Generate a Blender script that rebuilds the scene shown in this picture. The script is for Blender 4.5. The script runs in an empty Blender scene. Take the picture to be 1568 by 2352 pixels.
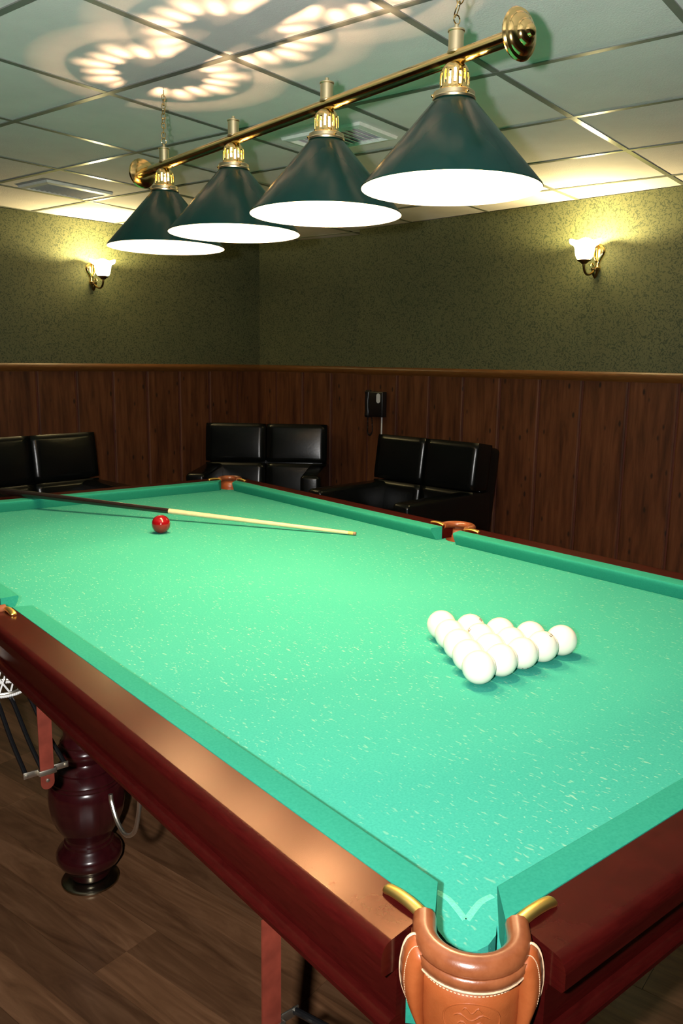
import bpy, bmesh, math, random
from mathutils import Vector, Matrix
random.seed(7)
sc = bpy.context.scene
COL = sc.collection
PI = math.pi
V = lambda *a: Vector(a)

# ------------------------------------------------------------------ camera
H = 0.80                                   # height of the playing cloth above the floor
CAM = V(-0.6368, -0.5481, 0.6367 + H)
cam_d = bpy.data.cameras.new('camera')
cam = bpy.data.objects.new('camera', cam_d); COL.objects.link(cam)
right, down, fwd = V(0.77686, -0.62952, 0.01310), V(-0.10361, -0.14833, -0.98350), V(0.62108, 0.76268, -0.18046)
fwd.normalize(); right = (right - fwd * right.dot(fwd)).normalized(); down = fwd.cross(right)
m = Matrix((right, -down, -fwd)).transposed().to_4x4(); m.translation = CAM
cam.matrix_world = m
cam_d.sensor_fit = 'VERTICAL'; cam_d.sensor_height = 36.0
cam_d.lens = 36.0 * 1896.1 / 2352.0
cam_d.clip_start = 0.02
sc.camera = cam

# ------------------------------------------------------------------ world, flash, exposure
w = bpy.data.worlds.new('world'); sc.world = w; w.use_nodes = True
w.node_tree.nodes['Background'].inputs[0].default_value = (0.02, 0.02, 0.016, 1)
w.node_tree.nodes['Background'].inputs[1].default_value = 0.3
fl = bpy.data.lights.new('camera_flash', 'SPOT'); fl.spot_size = math.radians(140); fl.spot_blend = 1.0; fl.energy = 245; fl.color = (1.0, 0.98, 0.95); fl.shadow_soft_size = 0.018
flo = bpy.data.objects.new('camera_flash', fl); COL.objects.link(flo)
flo.location = CAM - right * 0.105 - down * 0.03 - fwd * 0.02
flo.rotation_euler = (fwd * math.cos(0.31) - down * math.sin(0.31)).to_track_quat('-Z', 'Y').to_euler()   # flash head tilted a little upwards
LAMP_W, LAMP_COL = 42, (1.0, 0.63, 0.33)      # billiard lamp bulbs
SCONCE_W, SCONCE_COL = 33, (1.0, 0.82, 0.36)    # wall sconce bulbs
sc.cycles.caustics_reflective = False; sc.cycles.caustics_refractive = False; sc.cycles.sample_clamp_indirect = 3.0
vs = sc.view_settings
vs.view_transform = 'Standard'; vs.look = 'None'; vs.exposure = 0.0; vs.gamma = 1.0; vs.use_curve_mapping = False

# ------------------------------------------------------------------ helpers
ROOT = {}
def tag(o, label=None, cat=None, group=None, kind=None):
    if label: o['label'] = label
    if cat: o['category'] = cat
    if group: o['group'] = group
    if kind: o['kind'] = kind
    return o
def empty(name, loc, rz, label, cat, group=None):
    o = bpy.data.objects.new(name, None); COL.objects.link(o)
    o.location = loc; o.rotation_euler = (0, 0, rz); o.empty_display_size = 0.1
    ROOT[o] = Matrix.Translation(Vector(loc)) @ Matrix.Rotation(rz, 4, 'Z')
    return tag(o, label, cat, group)
def root_of(o):
    while o.parent: o = o.parent
    return o
def obj(name, bm, mat, parent=None, smooth=False, local=False, center=True):
    """link a bmesh given in world space (or, local=True, in its root's space) as one object under parent"""
    me = bpy.data.meshes.new(name)
    bmesh.ops.recalc_face_normals(bm, faces=bm.faces)
    bm.to_mesh(me); bm.free()
    if smooth:
        for p in me.polygons: p.use_smooth = True
        if smooth != 'all':
            try: me.set_sharp_from_angle(angle=math.radians(35))
            except Exception: pass
    for x in (mat if isinstance(mat, (list, tuple)) else [mat]): me.materials.append(x)
    o = bpy.data.objects.new(name, me); COL.objects.link(o)
    if parent and not local:
        r = root_of(parent)
        if r in ROOT: me.transform(ROOT[r].inverted())
        else: me.transform(Matrix.Translation(-r.location))
    off = V(0, 0, 0)
    if parent:
        p = parent
        while p.parent: off += p.location; p = p.parent
    if center and len(me.vertices):
        xs = [v.co for v in me.vertices]
        c = V(*[(min(q[i] for q in xs) + max(q[i] for q in xs)) / 2 for i in range(3)])
        me.transform(Matrix.Translation(-c)); o.location = c - off
    else: o.location = -off
    o.parent = parent
    return o
def copy_tree(o, parent=None):
    c = o.copy(); COL.objects.link(c); c.parent = parent
    for ch in list(o.children): copy_tree(ch, c)
    return c
BM = bmesh.new
def xf(bm, vs_, M):
    for v in vs_: v.co = M @ v.co
def box(bm, lo, hi, bevel=0, seg=2, M=None):
    r = bmesh.ops.create_cube(bm, size=1)['verts']
    for v in r: v.co = V(*[(lo[i] + hi[i]) / 2 + v.co[i] * (hi[i] - lo[i]) for i in range(3)])
    if bevel:
        es = list({e for v in r for e in v.link_edges})
        g = bmesh.ops.bevel(bm, geom=es, offset=bevel, segments=seg, affect='EDGES', profile=0.5)
        r = list({v for f in g['faces'] for v in f.verts} | {v for v in r if v.is_valid})
    if M: xf(bm, r, M)
    return r
def ring_frame(d):
    d = d.normalized(); a = V(0, 0, 1) if abs(d.z) < 0.95 else V(1, 0, 0)
    u = d.cross(a).normalized(); return u, d.cross(u)
def tube(bm, pts, r, n=10, closed=False, caps=True, squash=None, up=None):
    """sweep a circle (or ellipse) along points; r is a number or one per point"""
    pts = [Vector(p) for p in pts]; N = len(pts)
    rs = r if isinstance(r, (list, tuple)) else [r] * N
    rings = []; pu = None
    for i, p in enumerate(pts):
        if closed: d = pts[(i + 1) % N] - pts[i - 1]
        else: d = pts[min(i + 1, N - 1)] - pts[max(i - 1, 0)]
        d.normalize()
        if up is not None:
            u = d.cross(Vector(up)).normalized(); v = d.cross(u)
        elif pu is None: u, v = ring_frame(d)
        else:
            u = (pu - d * pu.dot(d)).normalized(); v = d.cross(u)
        pu = u
        a, b = (1, 1) if squash is None else squash
        rings.append([bm.verts.new(p + u * (math.cos(2 * PI * k / n) * rs[i] * a) + v * (math.sin(2 * PI * k / n) * rs[i] * b)) for k in range(n)])
    for i in range(N if closed else N - 1):
        A, B = rings[i], rings[(i + 1) % N]
        for k in range(n): bm.faces.new((A[k], A[(k + 1) % n], B[(k + 1) % n], B[k]))
    if caps and not closed:
        bm.faces.new(rings[0][::-1]); bm.faces.new(rings[-1])
    return [v for q in rings for v in q]
def lathe(bm, prof, c=(0, 0, 0), n=32, M=None, caps=True):
    """prof: list of (radius, z)"""
    c = Vector(c); rings = []
    for r, z in prof:
        rings.append([bm.verts.new(c + V(r * math.cos(2 * PI * k / n), r * math.sin(2 * PI * k / n), z)) for k in range(n)])
    for A, B in zip(rings, rings[1:]):
        for k in range(n): bm.faces.new((A[k], A[(k + 1) % n], B[(k + 1) % n], B[k]))
    if caps:
        if prof[0][0] > 1e-5: bm.faces.new(rings[0][::-1])
        if prof[-1][0] > 1e-5: bm.faces.new(rings[-1])
    vs_ = [v for q in rings for v in q]
    if M: xf(bm, vs_, M)
    bmesh.ops.remove_doubles(bm, verts=[v for v in vs_ if v.is_valid], dist=1e-6)
def prism(bm, poly, z0, z1):
    a = [bm.verts.new((p[0], p[1], z0)) for p in poly]; b = [bm.verts.new((p[0], p[1], z1)) for p in poly]
    n = len(poly)
    bm.faces.new(a[::-1]); bm.faces.new(b)
    for i in range(n): bm.faces.new((a[i], a[(i + 1) % n], b[(i + 1) % n], b[i]))
    return a + b
def loft(bm, secs, closed=True, caps=True):
    R = [[bm.verts.new(p) for p in s] for s in secs]; n = len(secs[0])
    for A, B in zip(R, R[1:]):
        for k in range(n if closed else n - 1): bm.faces.new((A[k], A[(k + 1) % n], B[(k + 1) % n], B[k]))
    if caps and closed: bm.faces.new(R[0][::-1]); bm.faces.new(R[-1])
    return [v for s in R for v in s]
def ball(bm, c, r, u=24, v=16, scale=(1, 1, 1)):
    g = bmesh.ops.create_uvsphere(bm, u_segments=u, v_segments=v, radius=r)['verts']
    for q in g: q.co = V(q.co.x * scale[0], q.co.y * scale[1], q.co.z * scale[2]) + Vector(c)
def bez(p0, p1, p2, p3, n=12):
    p0, p1, p2, p3 = map(Vector, (p0, p1, p2, p3))
    return [p0 * (1 - t) ** 3 + p1 * 3 * t * (1 - t) ** 2 + p2 * 3 * t * t * (1 - t) + p3 * t ** 3 for t in [i / n for i in range(n + 1)]]
def smooth_path(P, n=6):
    P = [Vector(p) for p in P]; out = []
    Q = [2 * P[0] - P[1]] + P + [2 * P[-1] - P[-2]]
    for i in range(1, len(Q) - 2):
        for k in range(n):
            t = k / n; a, b, c, d = Q[i - 1:i + 3]
            out.append(0.5 * ((2 * b) + (c - a) * t + (2 * a - 5 * b + 4 * c - d) * t * t + (3 * b - a - 3 * c + d) * t ** 3))
    return out + [P[-1]]
def clip(poly, planes):
    """Sutherland-Hodgman of a 2-D polygon with half planes (nx, ny, c): nx*x+ny*y<=c"""
    for nx, ny, c in planes:
        out = []
        for i, p in enumerate(poly):
            q = poly[(i + 1) % len(poly)]
            a, b = nx * p[0] + ny * p[1] - c, nx * q[0] + ny * q[1] - c
            if a <= 0: out.append(p)
            if a * b < 0:
                t = a / (a - b); out.append((p[0] + (q[0] - p[0]) * t, p[1] + (q[1] - p[1]) * t))
        poly = out
        if len(poly) < 3: return []
    return poly

# ------------------------------------------------------------------ materials
class Mat:
    def __init__(s, name):
        s.m = bpy.data.materials.new(name); s.m.use_nodes = True
        s.t = s.m.node_tree; s.b = s.t.nodes['Principled BSDF']; s.out = s.t.nodes['Material Output']
    def n(s, ty, **k):
        x = s.t.nodes.new(ty)
        for a, v in k.items():
            if a.startswith('i_'): x.inputs[a[2:].replace('_', ' ')].default_value = v
            else: setattr(x, a, v)
        return x
    def l(s, a, b): s.t.links.new(a, b); return s
    def set(s, **k):
        for a, v in k.items():
            s.b.inputs[a.replace('_', ' ')].default_value = v
        return s
    def coords(s, scale=(1, 1, 1), kind='Object', rot=(0, 0, 0)):
        tc = s.n('ShaderNodeTexCoord'); mp = s.n('ShaderNodeMapping')
        mp.inputs['Scale'].default_value = scale; mp.inputs['Rotation'].default_value = rot
        s.l(tc.outputs[kind], mp.inputs['Vector']); return mp.outputs[0]
    def world(s, scale=(1, 1, 1), rot=(0, 0, 0)):
        g = s.n('ShaderNodeNewGeometry'); mp = s.n('ShaderNodeMapping')
        mp.inputs['Scale'].default_value = scale; mp.inputs['Rotation'].default_value = rot
        s.l(g.outputs['Position'], mp.inputs['Vector']); return mp.outputs[0]
    def noise(s, vec, scale=5, detail=4, rough=0.5, dist=0):
        x = s.n('ShaderNodeTexNoise'); x.inputs['Scale'].default_value = scale; x.inputs['Detail'].default_value = detail
        x.inputs['Roughness'].default_value = rough; x.inputs['Distortion'].default_value = dist
        s.l(vec, x.inputs['Vector']); return x.outputs['Fac']
    def voro(s, vec, scale=5, feature='F1', rnd=1.0):
        x = s.n('ShaderNodeTexVoronoi', feature=feature); x.inputs['Scale'].default_value = scale
        x.inputs['Randomness'].default_value = rnd
        s.l(vec, x.inputs['Vector']); return x
    def ramp(s, fac, stops, interp='LINEAR'):
        x = s.n('ShaderNodeValToRGB'); r = x.color_ramp; r.interpolation = interp
        while len(r.elements) < len(stops): r.elements.new(0.5)
        for e, (p, c) in zip(r.elements, stops):
            e.position = p; e.color = (*c, 1) if len(c) == 3 else c
        s.l(fac, x.inputs[0]); return x.outputs[0]
    def mix(s, fac, a, b, mode='MIX'):
        x = s.n('ShaderNodeMix', data_type='RGBA', blend_type=mode)
        for i, v in ((0, fac), (6, a), (7, b)):
            if hasattr(v, 'links') or hasattr(v, 'is_output'): s.l(v, x.inputs[i])
            else: x.inputs[i].default_value = v if i == 0 else ((*v, 1) if len(v) == 3 else v)
        return x.outputs[2]
    def math(s, op, a, b=0.0):
        x = s.n('ShaderNodeMath', operation=op)
        for i, v in ((0, a), (1, b)):
            if hasattr(v, 'is_output'): s.l(v, x.inputs[i])
            else: x.inputs[i].default_value = v
        return x.outputs[0]
    def color(s, sock): s.l(sock, s.b.inputs['Base Color']); return s
    def bump(s, h, strength=0.3, dist=0.002):
        x = s.n('ShaderNodeBump'); x.inputs['Strength'].default_value = strength; x.inputs['Distance'].default_value = dist
        s.l(h, x.inputs['Height']); s.l(x.outputs[0], s.b.inputs['Normal']); return s
def plain(name, col, rough=0.5, metal=0.0, coat=0.0, grain=0.06, gscale=40, bump=0.0, **k):
    """one colour with a faint procedural grain"""
    M = Mat(name); M.set(Roughness=rough, Metallic=metal, Coat_Weight=coat, **k)
    nz = M.noise(M.coords(), gscale, 3)
    M.color(M.ramp(nz, [(0.3, tuple(c * (1 - grain) for c in col)), (0.7, tuple(min(1, c * (1 + grain)) for c in col))]))
    if bump: M.bump(nz, bump, 0.001)
    return M.m

MAT = {}
def build_materials():
    # billiard cloth with pale chalk and lint flecks
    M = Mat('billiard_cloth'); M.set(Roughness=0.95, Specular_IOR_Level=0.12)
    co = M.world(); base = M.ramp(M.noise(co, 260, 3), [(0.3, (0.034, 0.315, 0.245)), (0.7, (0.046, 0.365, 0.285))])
    wear = M.noise(co, 2.2, 3); base = M.mix(M.ramp(wear, [(0.45, (0, 0, 0)), (0.75, (0.25,) * 3)]), base, (0.06, 0.40, 0.30))
    dens = M.ramp(M.noise(co, 1.6, 2), [(0.3, (0.35,) * 3), (0.62, (1, 1, 1))])
    fleck = None
    for sc_, rot, th in ((78, 0.5, 0.17), (112, 1.3, 0.17), (165, 0.1, 0.20)):
        cs = M.world((1, 0.42, 1), (0, 0, rot)); nz = M.n('ShaderNodeTexNoise'); nz.inputs['Scale'].default_value = 55
        M.l(co, nz.inputs['Vector'])
        ad = M.n('ShaderNodeVectorMath', operation='MULTIPLY_ADD'); M.l(nz.outputs['Color'], ad.inputs[0])
        ad.inputs[1].default_value = (0.012, 0.012, 0); M.l(cs, ad.inputs[2])
        v = M.voro(ad.outputs[0], sc_)
        f = M.ramp(v.outputs['Distance'], [(th * 0.45, (1, 1, 1)), (th * 1.25, (0, 0, 0))])
        f = M.math('MULTIPLY', f, M.math('GREATER_THAN', M.n_sep(v.outputs['Color']), 0.50))
        fleck = f if fleck is None else M.math('MAXIMUM', fleck, f)
    fleck = M.math('MULTIPLY', M.math('MULTIPLY', fleck, dens), 0.5)
    M.color(M.mix(fleck, base, (0.42, 0.62, 0.42)))
    M.bump(M.noise(co, 900, 2), 0.25, 0.0008); MAT['cloth'] = M.m
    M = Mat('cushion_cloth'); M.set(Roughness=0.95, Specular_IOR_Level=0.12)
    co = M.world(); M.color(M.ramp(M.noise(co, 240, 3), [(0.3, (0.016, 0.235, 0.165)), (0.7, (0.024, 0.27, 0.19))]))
    M.bump(M.noise(co, 900, 2), 0.25, 0.0008); MAT['cushion'] = M.m
    MAT['wear'] = plain('worn_cloth', (0.10, 0.52, 0.36), 0.9, grain=0.2, gscale=300)
    # lacquered mahogany
    M = Mat('mahogany_lacquer'); M.set(Roughness=0.20, Specular_Tint=(1.0, 0.45, 0.15, 1), Specular_IOR_Level=0.32)
    co = M.world((3, 3, 30)); M.color(M.ramp(M.noise(co, 9, 5, 0.6, 0.6), [(0.25, (0.026, 0.0020, 0.0018)), (0.75, (0.044, 0.0036, 0.003))]))
    MAT['mahogany'] = M.m
    M = Mat('dark_mahogany'); M.set(Roughness=0.22, Coat_Weight=0.7, Coat_Roughness=0.06)
    co = M.world((6, 6, 1)); M.color(M.ramp(M.noise(co, 9, 4), [(0.3, (0.028, 0.003, 0.0045)), (0.7, (0.042, 0.005, 0.0065))]))
    MAT['leg'] = M.m
    # leather
    M = Mat('tan_leather'); M.set(Roughness=0.36, Coat_Weight=0.15, Coat_Roughness=0.25)
    co = M.world(); nz = M.noise(co, 22, 5, 0.6)
    M.color(M.ramp(nz, [(0.3, (0.27, 0.060, 0.014)), (0.7, (0.36, 0.095, 0.026))]))
    M.bump(M.noise(co, 420, 4), 0.25, 0.0006); MAT['leather'] = M.m
    M = Mat('rim_leather'); M.set(Roughness=0.3, Coat_Weight=0.25, Coat_Roughness=0.2)
    co = M.world(); M.color(M.ramp(M.noise(co, 40, 5, 0.6), [(0.3, (0.17, 0.045, 0.014)), (0.7, (0.26, 0.082, 0.030))]))
    M.bump(M.noise(co, 420, 4), 0.2, 0.0006); MAT['rim'] = M.m
    MAT['piping'] = plain('pale_piping', (0.62, 0.42, 0.26), 0.6, gscale=200, grain=0.15)
    MAT['strap'] = plain('strap_leather', (0.17, 0.030, 0.017), 0.45, gscale=30, grain=0.25, bump=0.15)
    MAT['strap_edge'] = plain('strap_edge', (0.5, 0.25, 0.15), 0.7)
    # black upholstery
    M = Mat('black_leather'); M.set(Roughness=0.22, Specular_IOR_Level=0.3)
    co = M.coords(); M.color(M.ramp(M.noise(co, 8, 3), [(0.3, (0.0032, 0.0040, 0.0036)), (0.7, (0.0055, 0.0065, 0.0058))]))
    M.bump(M.noise(co, 60, 5, 0.6), 0.12, 0.002); MAT['black_leather'] = M.m
    # metals
    MAT['brass'] = plain('polished_brass', (0.83, 0.60, 0.24), 0.14, 1.0, grain=0.03)
    MAT['satin_brass'] = plain('satin_brass', (0.78, 0.66, 0.40), 0.34, 1.0, grain=0.03)
    MAT['dark_brass'] = plain('aged_brass', (0.22, 0.14, 0.05), 0.3, 1.0, grain=0.1)
    MAT['gold'] = plain('gold_finger', (0.95, 0.64, 0.17), 0.36, 1.0, grain=0.03)
    MAT['chrome'] = plain('nickel', (0.80, 0.74, 0.62), 0.36, 1.0, grain=0.03)
    MAT['foot'] = plain('foot_plate_metal', (0.28, 0.25, 0.17), 0.25, 1.0, grain=0.1)
    MAT['black_rod'] = plain('black_rod_plastic', (0.008, 0.008, 0.009), 0.18, coat=0.4)
    MAT['shade'] = plain('green_enamel', (0.002, 0.028, 0.022), 0.25, coat=0.06, Specular_IOR_Level=0.18, grain=0.04, Coat_Roughness=0.08)
    MAT['lining'] = plain('white_enamel', (0.82, 0.80, 0.74), 0.5, grain=0.02)
    MAT['cord'] = plain('white_cord', (0.75, 0.74, 0.72), 0.7)
    MAT['white'] = plain('white_plastic', (0.7, 0.7, 0.7), 0.4)
    MAT['black_plastic'] = plain('black_plastic', (0.006, 0.006, 0.007), 0.35, coat=0.2)
    MAT['ball'] = plain('ivory_ball', (0.84, 0.79, 0.66), 0.12, coat=0.4, grain=0.015, gscale=20)
    MAT['red_ball'] = plain('red_ball', (0.22, 0.003, 0.006), 0.1, coat=0.5, grain=0.05)
    MAT['ink'] = plain('ball_number_ink', (0.05, 0.014, 0.005), 0.4)
    MAT['maple'] = plain('maple_shaft', (0.78, 0.60, 0.36), 0.3, coat=0.3, grain=0.08)
    MAT['butt'] = plain('dark_butt', (0.012, 0.008, 0.007), 0.25, coat=0.4)
    MAT['ferrule'] = plain('brass_ferrule', (0.7, 0.45, 0.12), 0.4)
    MAT['tip'] = plain('cue_tip_leather', (0.25, 0.17, 0.10), 0.8)
    # glowing clear bulb: lets its filament light through
    M = Mat('lamp_bulb'); em = M.n('ShaderNodeEmission'); em.inputs[0].default_value = (1.0, 0.78, 0.42, 1); em.inputs[1].default_value = 9
    tr = M.n('ShaderNodeBsdfTransparent'); ad = M.n('ShaderNodeAddShader'); M.l(em.outputs[0], ad.inputs[0]); M.l(tr.outputs[0], ad.inputs[1])
    M.l(ad.outputs[0], M.out.inputs[0]); MAT['bulb'] = M.m
    M = Mat('lit_tulip_glass'); em = M.n('ShaderNodeEmission'); em.inputs[0].default_value = (1.0, 0.90, 0.50, 1); em.inputs[1].default_value = 5.0
    tl = M.n('ShaderNodeBsdfTranslucent'); tl.inputs[0].default_value = (0.9, 0.85, 0.7, 1)
    ad = M.n('ShaderNodeAddShader'); M.l(em.outputs[0], ad.inputs[0]); M.l(tl.outputs[0], ad.inputs[1]); M.l(ad.outputs[0], M.out.inputs[0]); MAT['tulip'] = M.m
    # ceiling
    M = Mat('ceiling_tile'); M.set(Roughness=0.85); co = M.world()
    M.color(M.ramp(M.noise(co, 7, 3), [(0.3, (0.77, 0.70, 0.72)), (0.7, (0.83, 0.755, 0.775))]))
    pits = M.math('LESS_THAN', M.voro(co, 14).outputs['Distance'], 0.045)
    M.bump(M.noise(co, 170, 4, 0.65), 0.5, 0.003); MAT['tile'] = M.m
    MAT['tbar'] = plain('ceiling_grid_metal', (0.21, 0.22, 0.20), 0.28, 0.0, coat=0.5, grain=0.04)
    MAT['vent'] = plain('vent_frame', (0.82, 0.81, 0.77), 0.4)
    MAT['louvre'] = plain('vent_louvre', (0.74, 0.72, 0.77), 0.5)
    # wallpaper: olive green with a small worm-like scroll
    M = Mat('green_wallpaper'); M.set(Roughness=0.75); co = M.world()
    nz = M.n('ShaderNodeTexNoise'); nz.inputs['Scale'].default_value = 24; nz.inputs['Detail'].default_value = 1.0; M.l(co, nz.inputs['Vector'])
    ad = M.n('ShaderNodeVectorMath', operation='MULTIPLY_ADD'); M.l(nz.outputs['Color'], ad.inputs[0]); ad.inputs[1].default_value = (0.05,) * 3; M.l(co, ad.inputs[2])
    e = M.math('ABSOLUTE', M.math('SUBTRACT', M.noise(ad.outputs[0], 62, 0.5), 0.5))
    f = M.ramp(e, [(0.035, (1, 1, 1)), (0.085, (0, 0, 0))])
    g = M.ramp(M.noise(co, 95, 1), [(0.40, (0, 0, 0)), (0.50, (1, 1, 1))])
    big = M.ramp(M.noise(co, 3, 3), [(0.3, (0.086, 0.092, 0.040)), (0.7, (0.104, 0.108, 0.048))])
    M.color(M.mix(M.math('MULTIPLY', f, g), big, (0.034, 0.044, 0.019))); MAT['wallpaper'] = M.m
    # knotty wall boards and rail
    M = Mat('knotty_board'); M.set(Roughness=0.6, Specular_IOR_Level=0.25)
    co = M.world((1, 1, 0.10)); c = M.ramp(M.noise(co, 26, 5, 0.6, 0.4), [(0.28, (0.042, 0.012, 0.0045)), (0.5, (0.098, 0.032, 0.011)), (0.72, (0.15, 0.052, 0.019))])
    k = M.voro(M.world((1, 1, 0.42)), 18); kn = M.ramp(k.outputs['Distance'], [(0.08, (0.9,) * 3), (0.17, (0, 0, 0))])
    kn = M.math('MULTIPLY', kn, M.math('GREATER_THAN', M.n_sep(k.outputs['Color']), 0.22))
    M.color(M.mix(kn, c, (0.012, 0.007, 0.005))); MAT['board'] = M.m
    MAT['groove'] = plain('board_groove', (0.10, 0.034, 0.024), 0.85, Specular_IOR_Level=0.15)
    M = Mat('chair_rail_wood'); M.set(Roughness=0.38, Coat_Weight=0.3, Coat_Roughness=0.2); co = M.world((2, 2, 25))
    M.color(M.ramp(M.noise(co, 8, 4), [(0.3, (0.13, 0.047, 0.010)), (0.7, (0.19, 0.075, 0.017))])); MAT['rail'] = M.m
    # laminate floor: each board carries two strips of grain
    M = Mat('laminate_floor'); M.set(Roughness=0.42, Coat_Weight=0.15, Coat_Roughness=0.3)
    oi = M.n('ShaderNodeObjectInfo'); tc = M.n('ShaderNodeTexCoord')
    sh = M.n('ShaderNodeVectorMath', operation='MULTIPLY_ADD'); M.l(oi.outputs['Random'], sh.inputs[0]); sh.inputs[1].default_value = (37, 53, 11); M.l(tc.outputs['Object'], sh.inputs[2])
    mp = M.n('ShaderNodeMapping'); mp.inputs['Scale'].default_value = (14, 1.5, 1); M.l(sh.outputs[0], mp.inputs[0])
    gr = M.noise(mp.outputs[0], 1.6, 6, 0.62, 1.6)
    sx = M.n('ShaderNodeSeparateXYZ'); M.l(tc.outputs['Object'], sx.inputs[0])
    strip = M.math('GREATER_THAN', sx.outputs[0], 0.0)
    tone = M.math('FRACT', M.math('ADD', M.math('MULTIPLY', oi.outputs['Random'], 7.3), M.math('MULTIPLY', strip, 0.37)))
    c = M.ramp(gr, [(0.25, (0.095, 0.042, 0.019)), (0.5, (0.185, 0.088, 0.042)), (0.8, (0.30, 0.155, 0.080))])
    t = M.ramp(tone, [(0.0, (0.66, 0.64, 0.62)), (1.0, (1.3, 1.28, 1.24))])
    M.color(M.mix(1.0, c, t, 'MULTIPLY')); M.bump(gr, 0.06, 0.001); MAT['laminate'] = M.m
    MAT['underfloor'] = plain('floor_joint', (0.03, 0.02, 0.014), 0.8)
def n_sep(self, sock):
    s = self.n('ShaderNodeSeparateColor'); self.l(sock, s.inputs[0]); return s.outputs[0]
Mat.n_sep = n_sep
build_materials()

# ------------------------------------------------------------------ the room
# walls turn 6.556 deg against the table, floor boards and ceiling grid 13.156 deg
PW, PG = math.radians(6.556), math.radians(13.156)
WX, WY = V(math.cos(PW), math.sin(PW), 0), V(-math.sin(PW), math.cos(PW), 0)
GX, GY = V(math.cos(PG), math.sin(PG), 0), V(-math.sin(PG), math.cos(PG), 0)
C0 = V(CAM.x, CAM.y, 0)
def WP(x, y, z): return C0 + WX * x + WY * y + V(0, 0, z)
def GP(x, y, z): return C0 + GX * x + GY * y + V(0, 0, z)
MW = Matrix.Translation(C0) @ Matrix.Rotation(PW, 4, 'Z')
CEIL = 1.545 + H
XR, YL, XB, YB = 4.42, 5.30, -1.7, -1.7
XN0, XN1, YS = 4.45, 4.62, 4.17            # the recess beside the corner
def planes(x0, x1, y0, y1):
    out = []
    for n, s, c in ((WX, 1, x1), (WX, -1, x0), (WY, 1, y1), (WY, -1, y0)):
        out.append((n.x * s, n.y * s, s * (c + C0.dot(n))))
    return out
ROOMP = planes(XB, XN1, YB, YL)
def struct(name, bm, mat, label, cat, **k):
    o = obj(name, bm, mat, **k); return tag(o, label, cat, kind='structure')

# floor: dark joint layer and laminate boards
bm = BM(); prism(bm, [WP(XB, YB, 0)[:2], WP(XN1, YB, 0)[:2], WP(XN1, YL, 0)[:2], WP(XB, YL, 0)[:2]], -0.06, -0.008)
floor = struct('floor', bm, MAT['underfloor'], 'brown laminate floor of long staggered boards under the table', 'floor')
BWID, BLEN = 0.192, 1.29
i0 = int((-3 - 0.078) / BWID)
rnd = random.Random(3)
for i in range(i0, 40):
    x0 = 0.078 + BWID * i - (GX.dot(C0) if False else 0)
    # seams measured along GX from the world origin
    off = rnd.random() * BLEN
    for j in range(-4, 7):
        y0 = off + j * BLEN
        if abs(x0) > 8: continue
        poly = [(x0 + 0.0006, y0 + 0.0006), (x0 + BWID - 0.0006, y0 + 0.0006), (x0 + BWID - 0.0006, y0 + BLEN - 0.0006), (x0 + 0.0006, y0 + BLEN - 0.0006)]
        wp = [(GX * a + GY * b)[:2] for a, b in poly]
        wp = clip(wp, ROOMP)
        if len(wp) < 3: continue
        c = GX * (x0 + BWID / 2) + GY * (y0 + BLEN / 2)
        loc = [((V(p[0], p[1], 0) - c).dot(GX), (V(p[0], p[1], 0) - c).dot(GY)) for p in wp]
        bm = BM(); prism(bm, loc, -0.008, 0.0)
        o = obj('floor_board', bm, MAT['laminate'], center=False)
        o.location = c - floor.location; o.rotation_euler = (0, 0, PG); o.parent = floor

# ceiling: backing slab, tiles, grid bars
bm = BM(); prism(bm, [WP(XB, YB, 0)[:2], WP(XN1, YB, 0)[:2], WP(XN1, YL, 0)[:2], WP(XB, YL, 0)[:2]], CEIL + 0.022, CEIL + 0.10)
ceiling = struct('ceiling', bm, MAT['tile'], 'suspended ceiling of square pale grey tiles in a metal grid', 'ceiling')
GXO, GYO, G = 1.949, 1.362, 0.60
def ceil_piece(name, rect, z0, z1, mat, bevel=0):
    wp = clip([GP(a, b, 0)[:2] for a, b in rect], ROOMP)
    if len(wp) < 3: return None
    bm = BM(); prism(bm, wp, z0, z1)
    o = obj(name, bm, mat)
    o.location = o.location - ceiling.location; o.parent = ceiling
    return o
VENTS = {(1, 1): (1.31, 1.75, 1.145, 1.83), (1, 4): (1.17, 1.87, 4.44, 4.90)}
for a in range(-8, 7):
    for b in range(-7, 8):
        x0, y0 = GXO + a * G, GYO + b * G; e = 0.006
        ceil_piece('ceiling_tile', [(x0 + e, y0 + e), (x0 + G - e, y0 + e), (x0 + G - e, y0 + G - e), (x0 + e, y0 + G - e)], CEIL + 0.004, CEIL + 0.020, MAT['tile'])
for a in range(-8, 8):
    x = GXO + a * G
    ceil_piece('ceiling_grid_bar', [(x - 0.012, -9), (x + 0.012, -9), (x + 0.012, 9), (x - 0.012, 9)], CEIL + 0.0005, CEIL + 0.004, MAT['tbar'])
for b in range(-7, 9):
    y = GYO + b * G
    ceil_piece('ceiling_grid_bar', [(-9, y - 0.012), (9, y - 0.012), (9, y + 0.012), (-9, y + 0.012)], CEIL + 0.001, CEIL + 0.0045, MAT['tbar'])

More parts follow.
